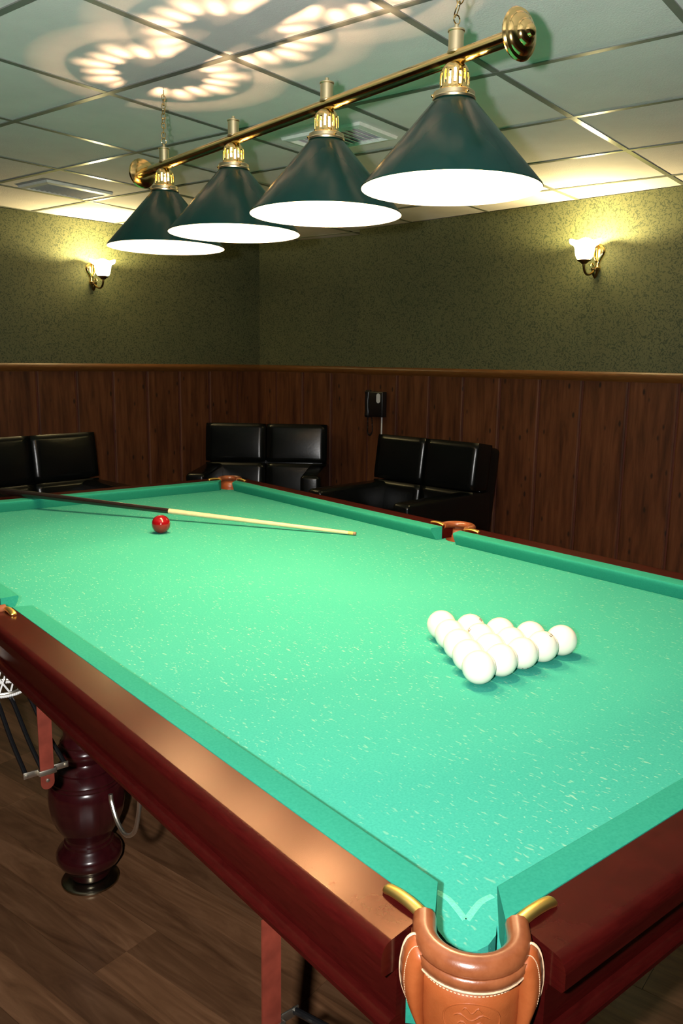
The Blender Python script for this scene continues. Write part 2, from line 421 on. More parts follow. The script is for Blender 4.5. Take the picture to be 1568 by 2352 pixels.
# walls
def wall_box(name, x0, x1, y0, y1, label, z0=0.0, z1=CEIL):
    bm = BM(); box(bm, (x0, y0, z0), (x1, y1, z1)); xf(bm, bm.verts, MW)
    return struct(name, bm, MAT['wallpaper'], label, 'wall')
wall_right = wall_box('wall_right', XR, XN1 + 0.12, YB, YS, 'green patterned wall with wood boards behind the armchair and telephone')
bm = BM(); prism(bm, [(XN1, YS), (XN1 + 0.12, YS), (XN1 + 0.12, YL), (XN0, YL)], 0, CEIL); xf(bm, bm.verts, MW)
wall_corner = struct('wall_corner', bm, MAT['wallpaper'], 'shaded recessed green wall in the far corner behind the armchair', 'wall')
wall_left = wall_box('wall_left', XB, XN1 + 0.12, YL, YL + 0.12, 'green patterned wall with wood boards along the far left side')
wall_back = wall_box('wall_back', XB, XR, YB - 0.12, YB, 'green wall behind the photographer on the right')
wall_front = wall_box('wall_front', XB - 0.12, XB, YB - 0.12, YL + 0.12, 'green wall behind the photographer on the left')

RZ0, RZ1 = 1.340, 1.394                    # chair rail
BW = 0.28
def board_mesh():
    bm = BM(); wv = BW / 2; pr = [(-wv + 0.006, 0), (-wv + 0.006, 0.004), (-wv + 0.014, 0.009), (wv - 0.014, 0.009), (wv - 0.006, 0.004), (wv - 0.006, 0)]
    loft(bm, [[V(a, -b, 0.0) for a, b in pr], [V(a, -b, RZ0 + 0.004) for a, b in pr]])
    return bm
_bm = board_mesh()
board_me = bpy.data.meshes.new('wall_board'); bmesh.ops.recalc_face_normals(_bm, faces=_bm.faces); _bm.to_mesh(board_me); _bm.free(); board_me.materials.append(MAT['board'])
def beam(name, parent, P, Q, nrm, prof, mat):
    """profile (out, z) swept from P to Q; nrm points into the room"""
    bm = BM(); loft(bm, [[P + nrm * a + V(0, 0, z) for a, z in prof], [Q + nrm * a + V(0, 0, z) for a, z in prof]])
    o = obj(name, bm, mat, smooth=True); o.location = o.location - parent.location; o.parent = parent
    return o
RAILP = [(0, RZ0), (0.012, RZ0), (0.020, RZ0 + 0.008), (0.030, RZ0 + 0.020), (0.034, RZ0 + 0.034), (0.030, RZ0 + 0.046), (0.020, RZ1), (0, RZ1)]
def wainscot(wall, P, Q, nrm, phase):
    """boards of 0.28 m between P and Q (floor points on the wall face)"""
    d = (Q - P); Ln = d.length; d.normalize()
    ang = math.atan2(d.y, d.x)
    if (V(math.cos(ang - PI / 2), math.sin(ang - PI / 2), 0)).dot(nrm) < 0: ang += PI
    o = beam('groove_backing', wall, P, Q, nrm, [(0.0, 0.0), (0.004, 0.0), (0.004, RZ0), (0.0, RZ0)], MAT['groove'])
    s = phase - BW
    while s < Ln:
        c = s + BW / 2
        if c + BW / 2 > Ln + 0.001 or s < -0.001:
            a, b = max(s, 0) + 0.006, min(s + BW, Ln) - 0.006
            if b - a > 0.03:
                bm = BM(); A, B = P + d * a, P + d * b
                loft(bm, [[A + V(0, 0, z) + nrm * t for t, z in ((0, 0), (0.009, 0), (0.009, RZ0 + 0.004), (0, RZ0 + 0.004))], [B + V(0, 0, z) + nrm * t for t, z in ((0, 0), (0.009, 0), (0.009, RZ0 + 0.004), (0, RZ0 + 0.004))]])
                k = obj('wall_board', bm, MAT['board']); k.location -= wall.location; k.parent = wall
        else:
            k = bpy.data.objects.new('wall_board', board_me); COL.objects.link(k)
            k.location = P + d * c - wall.location + nrm * 0.0035; k.rotation_euler = (0, 0, ang); k.parent = wall
        s += BW
    beam('chair_rail', wall, P, Q, nrm, RAILP, MAT['rail'])
wainscot(wall_right, WP(XR, YB, 0), WP(XR, YS, 0), -WX, (1.815 - YB) % BW)
wainscot(wall_corner, WP(XN1 - 0.0, YS, 0), WP(XN0, YL, 0), (-(WX * (YL - YS) + WY * (XN1 - XN0))).normalized(), 0.12)
wainscot(wall_left, WP(XB, YL, 0), WP(XN0, YL, 0), -WY, (2.53 - XB) % BW)
wainscot(wall_back, WP(XB, YB, 0), WP(XR, YB, 0), WY, 0.1)
wainscot(wall_front, WP(XB, YB, 0), WP(XB, YL, 0), WX, 0.1)

# ------------------------------------------------------------------ ceiling vents
def vent(cell, label, along_x):
    a0, a1, b0, b1 = VENTS[cell]
    x0, x1, y0, y1 = GXO + a0 * G, GXO + a1 * G, GYO + b0 * G, GYO + b1 * G
    cx, cy = (x0 + x1) / 2, (y0 + y1) / 2
    r = empty('ceiling_vent', GP(cx, cy, CEIL + 0.004), PG, label, 'vent')
    hx, hy, f = (x1 - x0) / 2, (y1 - y0) / 2, 0.034
    bm = BM(); box(bm, (-hx + f, -hy + f, -0.004), (hx - f, hy - f, -0.0005)); obj('backing', bm, MAT['louvre'], r, local=True)
    bm = BM()                                # bevelled frame
    def ring(i, z): return [V(-hx + i, -hy + i, z), V(hx - i, -hy + i, z), V(hx - i, hy - i, z), V(-hx + i, hy - i, z)]
    R = [[bm.verts.new(p) for p in ring(i, z)] for i, z in ((0, -0.0005), (0.004, -0.012), (f - 0.006, -0.016), (f, -0.005), (f, -0.0005))]
    for A, B in zip(R, R[1:]):
        for k in range(4): bm.faces.new((A[k], A[(k + 1) % 4], B[(k + 1) % 4], B[k]))
    obj('frame', bm, MAT['vent'], r, local=True)
    n = 11; span = (hy if along_x else hx) - f
    L = (hx if along_x else hy) - f - 0.002
    for k in range(n):
        t = -span + (k + 0.5) * 2 * span / n; hw = span / n * 0.75
        bm = BM(); box(bm, (-L, -hw, -0.0015), (L, hw, 0.0), M=Matrix.Translation((0, 0, 0)) @ Matrix.Rotation(0.35, 4, 'X'))
        Mx = Matrix.Translation((0, t, -0.0075)) if along_x else Matrix.Translation((t, 0, -0.0075)) @ Matrix.Rotation(PI / 2, 4, 'Z')
        xf(bm, bm.verts, Mx); obj('louvre', bm, MAT['louvre'], r, local=True)
    return r
vent((1, 1), 'white framed ceiling vent partly hidden behind the hanging lamp shades', True)
vent((1, 4), 'white framed ceiling vent near the far left wall above the wall lamp', False)

# ------------------------------------------------------------------ billiard table
W, L = 1.46, 2.92
HN, CW, UC = 0.0445, 0.047, 0.0230         # nose height, cushion depth, undercut
table = empty('billiard_table', (W / 2, L / 2, 0), 0, 'large mahogany billiard table with green cloth and leather pockets', 'table')
# slate bed with cloth, its corners and sides notched for the pockets
def notch(center, r, a0, a1, n=10): return [(center[0] + r * math.cos(math.radians(a0 + (a1 - a0) * k / n)), center[1] + r * math.sin(math.radians(a0 + (a1 - a0) * k / n))) for k in range(n + 1)]
E_ = 0.055                                  # bed reaches under the rails
def corner_notch(cx, cy, sx, sy):
    c = (cx - sx * 0.058, cy - sy * 0.058); r = 0.058
    pts = []
    for k in range(11):
        a = -45 + 180 * k / 10; 
        pts.append(a)
    return c, r
poly = []
def arc(c, r, a0, a1, n=12): poly.extend(notch(c, r, a0, a1, n))
k_, r_ = 0.062, 0.058
_c = [(-0.060, 0.052), (-0.020, 0.050), (-0.007, 0.042), (-0.017, 0.029), (-0.0225, 0.010), (-0.021, -0.006), (-0.0165, -0.0165)]
poly += _c + [(b, a) for a, b in _c[-2::-1]]                 # near corner: the cloth ends in a rounded tongue
arc((W + k_, -k_), r_, 180 + 5, 90 - 5)
arc((W + 0.105, L / 2), 0.058, 270 - 30, 90 + 30)
arc((W + k_, L + k_), r_, 270 + 5, 180 - 5)
arc((-k_, L + k_), r_, 360 + 5, 270 - 5)
arc((-0.105, L / 2), 0.058, 60, -60)
# replace the far ends of each arc so that the outline stays under the rails
bm = BM(); prism(bm, poly, H - 0.045, H)
bed = obj('bed_cloth', bm, MAT['cloth'], table)
# worn pale lines where the cloth turns down at the near pocket
for s in (0, 1):
    P = [V(0.032, 0.080, H), V(0.033, 0.061, H), V(0.028, 0.042, H), V(0.021, 0.022, H)]
    if s: P = [V(p.y, p.x, p.z) for p in P]
    bm = BM(); tube(bm, smooth_path(P, 5), [0.0042] * 16, 6, squash=(1, 0.10), up=(0, 0, 1)); obj('worn_edge', bm, MAT['wear'], bed, smooth=True)
# throat of cloth sloping down in the near pocket
# ---- rails: cushion and wood; each runs along its own axis u from u0 to u1, nose on the line, out = direction away from the field
def rail(P0, u, out, u0, u1, e0, e1):
    """e0, e1: (cushion jaw set-back, wood set-back) at both ends"""
    P0, u, out = Vector(P0), Vector(u), Vector(out)
    def sec(prof, end, jaw):
        res = []
        for d, z in prof:
            t = (u0 - jaw * d / 0.054) if end == 0 else (u1 + jaw * d / 0.054)
            res.append(P0 + u * t + out * d + V(0, 0, H + z))
        return res
    pr = [(UC, 0.0), (0.004, 0.030), (0.0008, 0.0385), (0.0, 0.042), (0.0008, 0.0448), (0.004, 0.0464), (CW, 0.0478), (CW, 0.0)]
    pr = [(a, b + (0.0005 if b == 0 else 0)) for a, b in pr]
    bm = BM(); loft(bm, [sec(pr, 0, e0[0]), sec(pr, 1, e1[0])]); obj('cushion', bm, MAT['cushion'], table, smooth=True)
    wp = [(CW + 0.0006, 0.0005), (CW + 0.0006, 0.0470), (CW + 0.002, 0.0482), (CW + 0.0028, 0.0482), (0.1112, 0.0482), (0.112, 0.0482), (0.118, 0.0474), (0.1225, 0.0450), (0.1265, 0.040), (0.128, 0.034), (0.128, 0.033), (0.128, 0.017), (0.128, 0.016), (0.124, 0.011), (0.105, 0.0085), (0.105, 0.0005)]
    def wsec(end):
        res = []
        for d, z in wp:
            k = max(0, d - CW)
            t = (u0 - e0[1] - k * e0[2]) if end == 0 else (u1 + e1[1] + k * e1[2])
            res.append(P0 + u * t + out * d + V(0, 0, H + z))
        return res
    bm = BM(); loft(bm, [wsec(0), wsec(1)]); obj('rail', bm, MAT['mahogany'], table, smooth=True)
CE = (0.048, 0.034, 0.14)                  # corner end
ME = (0.012, 0.004, 0.0)                   # middle pocket end
cu0 = 0.048; mu = 0.054
rail((0, 0, 0), (0, 1, 0), (-1, 0, 0), cu0, L / 2 - mu, CE, ME)
rail((0, 0, 0), (0, 1, 0), (-1, 0, 0), L / 2 + mu, L - cu0, ME, CE)
rail((W, 0, 0), (0, 1, 0), (1, 0, 0), cu0, L / 2 - mu, CE, ME)
rail((W, 0, 0), (0, 1, 0), (1, 0, 0), L / 2 + mu, L - cu0, ME, CE)
rail((0, 0, 0), (1, 0, 0), (0, -1, 0), cu0, W - cu0, CE, CE)
rail((0, L, 0), (1, 0, 0), (0, 1, 0), cu0, W - cu0, CE, CE)
# aprons with a bead moulding along the bottom
def apron(P0, u, out, u0, u1):
    P0, u, out = Vector(P0), Vector(u), Vector(out)
    pr = [(0.070, 0.0085), (0.104, 0.0085), (0.104, -0.046), (0.070, -0.046)]
    bd = [(0.066, -0.0462), (0.104, -0.0462), (0.113, -0.049), (0.118, -0.055), (0.118, -0.061), (0.113, -0.067), (0.104, -0.069), (0.066, -0.069)]
    for nm, prof in (('apron', pr), ('bead_moulding', bd)):
        bm = BM(); loft(bm, [[P0 + u * t + out * d + V(0, 0, H + z) for d, z in prof] for t in (u0, u1)])
        if nm == 'apron': a = obj(nm, bm, MAT['mahogany'], table)
        else: obj(nm, bm, MAT['mahogany'], a, smooth=True)
apron((0, 0, 0), (0, 1, 0), (-1, 0, 0), 0.004, L / 2 - 0.062); apron((0, 0, 0), (0, 1, 0), (-1, 0, 0), L / 2 + 0.062, L - 0.004)
apron((W, 0, 0), (0, 1, 0), (1, 0, 0), 0.004, L / 2 - 0.062); apron((W, 0, 0), (0, 1, 0), (1, 0, 0), L / 2 + 0.062, L - 0.004)
apron((0, 0, 0), (1, 0, 0), (0, -1, 0), 0.004, W - 0.004); apron((0, L, 0), (1, 0, 0), (0, 1, 0), 0.004, W - 0.004)
# frame under the slate that carries the bed on the legs
bm = BM(); box(bm, (0.02, 0.02, H - 0.13), (W - 0.02, L - 0.02, H - 0.0455)); obj('under_frame', bm, MAT['leg'], table)

# ---- legs: big turned vases with a metal foot plate
LEGP = [(0.050, 0.020), (0.056, 0.028), (0.058, 0.040), (0.062, 0.046), (0.079, 0.062), (0.088, 0.078), (0.089, 0.092), (0.083, 0.104), (0.073, 0.112), (0.070, 0.118), (0.066, 0.122), (0.066, 0.130),
        (0.062, 0.134), (0.062, 0.140), (0.064, 0.148), (0.074, 0.164), (0.086, 0.184), (0.096, 0.212), (0.101, 0.245), (0.102, 0.275), (0.099, 0.296), (0.094, 0.304), (0.096, 0.309), (0.092, 0.314), (0.094, 0.320),
        (0.088, 0.330), (0.076, 0.341), (0.078, 0.347), (0.072, 0.353), (0.062, 0.360), (0.058, 0.368), (0.062, 0.376), (0.070, 0.386), (0.073, 0.396), (0.070, 0.406), (0.062, 0.414), (0.064, 0.420), (0.058, 0.428), (0.054, 0.44),
        (0.056, 0.47), (0.064, 0.52), (0.078, 0.575), (0.092, 0.62), (0.10, 0.65), (0.10, 0.6695)]
def leg(x, y):
    bm = BM(); n = 48
    rings = []
    for r, z in LEGP:
        q = []
        for k in range(n):
            a = 2 * PI * k / n; rr = r
            if 0.17 < z < 0.296 and k % 4 == 0: rr -= 0.0030     # incised flutes
            q.append(bm.verts.new((x + rr * math.cos(a + 0.1), y + rr * math.sin(a + 0.1), z)))
        rings.append(q)
    for A, B in zip(rings, rings[1:]):
        for k in range(n): bm.faces.new((A[k], A[(k + 1) % n], B[(k + 1) % n], B[k]))
    bm.faces.new(rings[0][::-1]); bm.faces.new(rings[-1])
    lg = obj('leg', bm, MAT['leg'], table, smooth=True)
    bm = BM(); lathe(bm, [(0.0, 0.0), (0.075, 0.0), (0.0785, 0.003), (0.0785, 0.008), (0.074, 0.012), (0.045, 0.0165), (0.034, 0.020), (0.03, 0.0205), (0.0, 0.0205)], (x, y, 0), 40)
    f = obj('foot_plate', bm, MAT['foot'], lg, smooth=True); f['label'] = 'dull metal disc under the leg'
    return lg
for x, y in ((0.147, 1.503), (W - 0.147, 1.503), (0.24, 0.24), (W - 0.24, 0.24), (0.14, L - 0.20), (W - 0.24, L - 0.20)): leg(x, y)

# ---- leather pockets
def pocket(P0, out, half, dc, arm, corner, label=None, fing=None, detailed=False, bag=True):
    """P0 on the nose lines, out = outward unit vector, half = half width of the U, dc = distance of the bow's centre"""
    P0, out = Vector(P0), Vector(out).normalized(); lat = V(-out.y, out.x, 0)   # left of out
    def pt(d, t, z): return P0 + out * d + lat * t + V(0, 0, H + z)
    def U(r, z, ext=0.0, n=20, squash=1.0):
        P = []
        if arm + ext > 0: P.append(pt(dc - arm - ext, r, z))
        for k in range(n + 1):
            a = PI / 2 - PI * k / n; P.append(pt(dc + r * math.cos(a) * squash, r * math.sin(a), z))
        if arm + ext > 0: P.append(pt(dc - arm - ext, -r, z))
        return P
    bm = BM(); tube(bm, U(half, 0.0485), 0.0128, 12); rim = obj('pocket_rim', bm, MAT['rim'], table, smooth=True)
    if label: rim['label'] = label
    def sheet(rows, name, mat, parent, th=0.0025):
        bm = BM(); G_ = [[bm.verts.new(p) for p in row] for row in rows]
        for A, B in zip(G_, G_[1:]):
            for k in range(len(A) - 1): bm.faces.new((A[k], A[k + 1], B[k + 1], B[k]))
        o = obj(name, bm, mat, parent, smooth='all')
        md = o.modifiers.new('thickness', 'SOLIDIFY'); md.thickness = th; md.offset = 0
        return o
    sheet([U(half + 0.0125, 0.044), U(half + 0.0125, 0.036), U(half + 0.0105, 0.030), U(half + 0.007, 0.026)], 'collar', MAT['rim'], rim)
    bm = BM(); tube(bm, U(half + 0.0105, 0.0285), 0.0021, 6); obj('piping', bm, MAT['piping'], rim, smooth=True)
    rows = []
    BAG = ((0.032, half + 0.005), (0.0, half + 0.0045), (-0.035, half + 0.003)) if not bag else ((0.032, half + 0.005), (0.0, half + 0.0045), (-0.04, half + 0.004), (-0.08, half + 0.003), (-0.12, half - 0.001), (-0.16, half - 0.008), (-0.185, half - 0.02), (-0.195, half - 0.035))
    for z, r in BAG:
        rows.append(U(r, z, 0.0 if z > -0.1 else -arm * 0.5))
    sheet(rows, 'pocket_bag', MAT['leather'], rim)
    # seam stitches along the bag's upper edge
    st = U(half + 0.0072, 0.0215, n=44)
    bm = BM()
    for a, b in zip(st[1:-2:1], st[2:-1:1]):
        m_ = a.lerp(b, 0.2); tube(bm, [m_, a.lerp(b, 0.8)], 0.0006, 4)
    o = obj('stitching', bm, MAT['piping'], rim); o['kind'] = 'stuff'
    # inner lining flap that shuts the throat
    for s in (1, -1):
        # brass finger lying on the rail
        e = pt(dc - arm, s * half, 0.0475)
        fd = fing[0] if s > 0 else fing[1]
        fd = Vector(fd).normalized()
        P = [e + fd * -0.004 + V(0, 0, 0.001), e + fd * 0.006 + V(0, 0, 0.004), e + fd * 0.022 + V(0, 0, 0.0062), e + fd * 0.040 + V(0, 0, 0.0062), e + fd * 0.054 + V(0, 0, 0.0045), e + fd * 0.0615 + V(0, 0, 0.0020)]
        bm = BM(); Q = smooth_path(P, 5)
        rs = [0.0088] * len(Q); rs[-1] = 0.005; rs[-2] = 0.0075; rs[-3] = 0.0085
        tube(bm, Q, rs, 14, squash=(0.92, 0.60), up=(0, 0, 1)); obj('brass_finger', bm, MAT['gold'], rim, smooth=True)
    if detailed:
        # side ears of the leather, pale piped, with an embossed oval
        for s in (1, -1):
            O = [(0.050, 0.040), (0.054, 0.050), (0.060, 0.0535), (0.066, 0.049), (0.070, 0.040), (0.0725, 0.026), (0.073, 0.012), (0.071, -0.004), (0.066, -0.019), (0.058, -0.034), (0.052, -0.05), (0.048, -0.06)]
            I = [(0.047 - 0.001 * k / 11, 0.040 - 0.10 * k / 11) for k in range(12)]
            rows = []
            for (to, zo), (ti, zi) in zip(O, I):
                row = []
                for q in range(7):
                    f = q / 6; d = 0.070 + 0.020 * math.sin(f * PI) * 0.9 + 0.006 * (1 - f)
                    row.append(pt(d, s * (ti + (to - ti) * f), zi + (zo - zi) * f))
                rows.append(row)
            sheet(rows, 'leather_ear', MAT['leather'], rim, 0.003)
            bm = BM(); tube(bm, smooth_path([r[-1] + out * 0.001 for r in rows[1:]], 4), 0.0017, 6); obj('piping', bm, MAT['piping'], rim, smooth=True)
            bm = BM()
            sp = smooth_path([r[-2] + out * 0.0026 for r in rows[1:]], 5)
            for a, b in zip(sp[::1], sp[1::1]): tube(bm, [a.lerp(b, .15), a.lerp(b, .75)], 0.0006, 4)
            o = obj('stitching', bm, MAT['piping'], rim); o['kind'] = 'stuff'
        bm = BM(); R0 = half + 0.0055
        def onbag(t, z): return pt(dc + math.sqrt(max(0, R0 * R0 - t * t)), t, z)
        tube(bm, [onbag(0.028 * math.cos(2 * PI * k / 40), -0.010 + 0.022 * math.sin(2 * PI * k / 40)) for k in range(40)], 0.0011, 6, closed=True)
        for z, wd in ((0.004, 0.010), (-0.004, 0.018), (-0.012, 0.014)):
            tube(bm, [onbag(-wd + 2 * wd * k / 10, z + 0.003 * math.sin(k)) for k in range(11)], 0.0011, 6)
        obj('embossed_oval', bm, MAT['leather'], rim, smooth=True)
        # cloth tucked around the slate corner beside the leather
        for s in (1, -1):
            bm = BM(); Q = []
            pts_ = [(0.052, 0.0450), (0.0585, 0.0445), (0.0655, 0.030), (0.0665, -0.005), (0.066, -0.06), (0.050, -0.06)]
            prism_v = [[pt(d, s * t, z) for t, z in pts_] for d in (0.058, 0.0635)]
            loft(bm, prism_v); obj('tucked_cloth', bm, MAT['cushion'], rim)
    return rim
dg = math.sqrt(0.5)
# lat = left of out; finger list (left, right)
pocket((0, 0, 0), (-dg, -dg, 0), 0.049, 0.057, 0.0195, True, 'tan leather pocket rim with embossed bag at the near corner', ((1, 0, 0), (0, 1, 0)), True)
pocket((W, 0, 0), (dg, -dg, 0), 0.049, 0.057, 0.0195, True, None, ((0, 1, 0), (-1, 0, 0)))
pocket((W, L, 0), (dg, dg, 0), 0.049, 0.057, 0.0195, True, None, ((-1, 0, 0), (0, -1, 0)))
pocket((0, L, 0), (-dg, dg, 0), 0.049, 0.057, 0.0195, True, None, ((0, -1, 0), (1, 0, 0)))
pocket((W, L / 2, 0), (1, 0, 0), 0.056, 0.078, 0.012, False, None, ((0, 1, 0), (0, -1, 0)))
pl = pocket((0, L / 2, 0), (-1, 0, 0), 0.056, 0.078, 0.012, False, None, ((0, -1, 0), (0, 1, 0)), bag=False)

# ---- ball return trays: net, ring, three rods, bracket and leather strap
def tray(px, py, sgn, yb, dx, net=True):
    """pocket at (px,py); rods run to the bracket at y=yb"""
    xc = -0.0865 + dx
    zr, zb = H - 0.135, H - 0.235
    tr = None
    bm = BM(); box(bm, (xc - 0.014, yb - 0.0015, H - 0.272), (xc + 0.014, yb + 0.0015, H - 0.069)); 
    # round the lower end
    for v in bm.verts:
        pass
    bm.free(); bm = BM()
    prf = [(-0.0145, H - 0.069), (0.0145, H - 0.069), (0.0145, H - 0.262)] + [(0.0145 * math.cos(a), H - 0.262 - 0.0145 * math.sin(a)) for a in [PI * k / 8 for k in range(1, 8)]] + [(-0.0145, H - 0.262)]
    loft(bm, [[V(xc + a, yb - 0.007 + q, z) for a, z in prf] for q in (-0.0014, 0.0014)])
    tr = obj('leather_strap', bm, MAT['strap'], table); tr['label'] = 'reddish brown leather strap holding the ball tray'
    bm = BM(); lathe(bm, [(0.0045, 0), (0.004, 0.002), (0.0, 0.0035)], n=12, M=Matrix.Translation((xc, yb - 0.0085, H - 0.256)) @ Matrix.Rotation(PI / 2, 4, 'X')); obj('rivet', bm, MAT['chrome'], tr, smooth=True)
    bm = BM()
    box(bm, (xc - 0.048, yb - 0.0035, zb - 0.007), (xc - 0.017, yb - 0.0005, zb + 0.007), 0.001)
    box(bm, (xc + 0.017, yb - 0.0035, zb - 0.007), (xc + 0.048, yb - 0.0005, zb + 0.007), 0.001)
    box(bm, (xc - 0.018, yb - 0.015, zb - 0.006), (xc + 0.018, yb - 0.0105, zb + 0.006), 0.0015)
    for s in (-1, 1): box(bm, (xc + s * 0.0175 - 0.0015, yb - 0.014, zb - 0.006), (xc + s * 0.0175 + 0.0015, yb - 0.001, zb + 0.006), 0.0008)
    br = obj('bracket', bm, MAT['chrome'], tr, smooth=True)
    for s in (-1, 1):
        bm = BM(); lathe(bm, [(0.004, 0), (0.0035, 0.002), (0.0, 0.003)], n=10, M=Matrix.Translation((xc + s * 0.042, yb - 0.0037, zb)) @ Matrix.Rotation(PI / 2, 4, 'X')); obj('rivet', bm, MAT['chrome'], br, smooth=True) if False else obj('rivet', bm, MAT['chrome'], tr, smooth=True)
    yr = py - sgn * 0.02 if sgn > 0 else py
    yr = py - 0.04 * sgn
    for ox, oz in ((-0.042, 0.0), (0.0, -0.034), (0.042, 0.0)):
        A = V(xc + ox, yb, zb + oz * 0.6); B = V(px + ox * 0.8, yr, zr + oz * 0.3)
        P = smooth_path([A, A.lerp(B, 0.45) + V(0, 0, -0.006), A.lerp(B, 0.85) + V(0, 0, 0.004), B], 6)
        bm = BM(); tube(bm, P, 0.0052, 10); obj('tray_rod', bm, MAT['black_rod'], tr, smooth=True)
    if not net: return tr
    # ring and net under the pocket
    R1, c = 0.046, V(px, py, zr)
    bm = BM(); tube(bm, [c + V(R1 * math.cos(2 * PI * k / 28), R1 * math.sin(2 * PI * k / 28), 0) for k in range(28)], 0.0035, 8, closed=True); obj('net_ring', bm, MAT['chrome'], tr, smooth=True)
    bm = BM()
    for k in range(60):
        a = 2 * PI * k / 60
        q = c + V(R1 * math.cos(a), R1 * math.sin(a), -0.006)
        ball(bm, q, 0.0042, 8, 6)
    o = obj('cord_binding', bm, MAT['cord'], tr, smooth=True); o['kind'] = 'stuff'
    for k in range(12):
        for s in (-1, 1):
            P = []
            for j in range(7):
                f = j / 6; a = 2 * PI * k / 12 + s * f * 1.25; r = R1 + (0.054 - R1) * f
                P.append(c + V(r * math.cos(a), r * math.sin(a) + f * 0.062, f * 0.105))
            bm = BM(); tube(bm, P, 0.0021, 5); obj('net_cord', bm, MAT['cord'], tr, smooth=True)
    return tr
tray(-0.085, L / 2 - 0.072, 1, 1.12, 0.0)
tray(-0.085, -0.055, -1, 0.25, -0.014, net=False)
# ---- cue rest hook under the apron
Pk = [(-0.06, 0.705, H - 0.066), (-0.06, 0.712, H - 0.12), (-0.06, 0.722, H - 0.165), (-0.06, 0.742, H - 0.208), (-0.06, 0.780, H - 0.232), (-0.06, 0.815, H - 0.222), (-0.06, 0.838, H - 0.195), (-0.06, 0.842, H - 0.178)]
bm = BM(); tube(bm, smooth_path(Pk, 5), 0.0042, 10); hk = obj('cue_rest_hook', bm, MAT['chrome'], table, smooth=True); hk['label'] = 'shiny metal J hook under the apron'

# ------------------------------------------------------------------ balls
R_ = 0.034
def ball_mesh(name, mat):
    bm = BM(); ball(bm, (0, 0, 0), R_, 40, 24)
    me = bpy.data.meshes.new(name); bm.to_mesh(me); bm.free(); me.materials.append(mat)
    for p in me.polygons: p.use_smooth = True
    return me
wme = ball_mesh('white_ball', MAT['ball'])
ordn = ['first', 'second', 'third', 'fourth', 'fifth']
AX, AY = W / 2 - 0.019, 0.7327
rack = {}
for row in range(5):
    for k in range(row + 1):
        x = AX + (k - row / 2) * 2 * R_ * 1.0; y = AY - row * R_ * math.sqrt(3)
        if row == 0: lab = 'white ball at the far left tip of the racked triangle'
        elif row == 4: lab = ['white ball nearest the camera, at the front corner of the rack', 'white ball of the rack touching the front corner ball on its right', 'white ball in the middle of the rack side facing the near short rail', 'white ball just before the right end of the rack front side', 'white ball at the far right corner of the rack'][k]
        else:
            n = row + 1
            pos = {2: ['left one', 'right one'], 3: ['left one', 'middle one', 'right one'], 4: ['leftmost', 'second from left', 'second from right', 'rightmost']}[n][k]
            lab = 'white ball in the rack, %s of the %s row counted from the tip' % (pos, ordn[row])
        o = bpy.data.objects.new('billiard_ball', wme); COL.objects.link(o); o.location = (x, y, H + R_ + 0.0003)
        o.rotation_euler = (0, 0, random.random() * 6)
        tag(o, lab, 'ball', 'racked white balls'); rack[row, k] = o
rb = bpy.data.objects.new('billiard_ball', ball_mesh('red_ball', MAT['red_ball'])); COL.objects.link(rb)
rb.location = (0.733, 2.187, H + R_ + 0.0004); tag(rb, 'single dark red ball standing alone in front of the cue stick', 'ball')
# printed numerals: thin dark strokes on four of the balls
def mark(o, dirv, strokes):
    dirv = Vector(dirv).normalized(); u = V(0, 0, 1).cross(dirv).normalized(); v = dirv.cross(u)
    bm = BM()
    for st in strokes:
        P = [(dirv + (u * a + v * b)).normalized() * (R_ + 0.00002) for a, b in st]
        tube(bm, P, 0.0011, 5, squash=(1, 0.35), up=dirv)
    o.rotation_euler = (0, 0, 0)
    k = obj('number_mark', bm, MAT['ink'], o, local=True)
    return k
cd = (CAM - V(AX, AY, H)).normalized()
side = V(0.777, -0.63, 0)
mark(rack[1, 1], cd * 0.35 + side * 0.75 + V(0, 0, 0.70), [[(-0.1, -0.12), (-0.1, 0.12)], [(0, -0.12), (0, 0.12)], [(0.1, -0.12), (0.1, 0.12)]])
mark(rack[2, 1], cd * 0.2 - side * 0.7 + V(0, 0, 0.55), [[(-0.14, 0.1), (0.1, -0.1)], [(0.1, 0.12), (0.1, -0.14)], [(-0.14, -0.02), (0.02, -0.1)]])
mark(rack[4, 3], cd * 0.35 + side * 0.55 + V(0, 0, 0.85), [[(-0.16, -0.06), (0.16, -0.06)], [(-0.16, 0.05), (0.16, 0.05)], [(-0.16, -0.06), (-0.16, 0.05)], [(0.16, -0.06), (0.16, 0.05)]])
mark(rack[4, 2], cd * 0.55 + side * 0.15 + V(0, 0, -0.95), [[(-0.2, 0), (0.2, 0)], [(-0.2, 0.1), (0.2, 0.1)]])

# ------------------------------------------------------------------ cue
T, Q = V(1.293, 1.735, H + 0.0075), V(0.52, 2.93, H + 0.0645)
u = (Q - T).normalized(); CL = 1.58
cue = empty('cue_stick', T + u * 0.8, 0, 'cue stick with pale maple shaft and dark butt resting across the far rail', 'cue')
def cue_part(name, s0, s1, mat, n=6, parent=cue):
    rr = lambda s: 0.0064 + (0.0150 - 0.0064) * (s / CL)
    S = [s0 + (s1 - s0) * k / n for k in range(n + 1)]
    bm = BM(); tube(bm, [T + u * s for s in S], [rr(s) for s in S], 16); return obj(name, bm, mat, parent, smooth=True)
cue_part('tip', 0.0, 0.010, MAT['tip'], 2); cue_part('ferrule', 0.010, 0.030, MAT['ferrule'], 2)
cue_part('shaft', 0.030, 0.778, MAT['maple']); cue_part('butt', 0.778, CL, MAT['butt'])

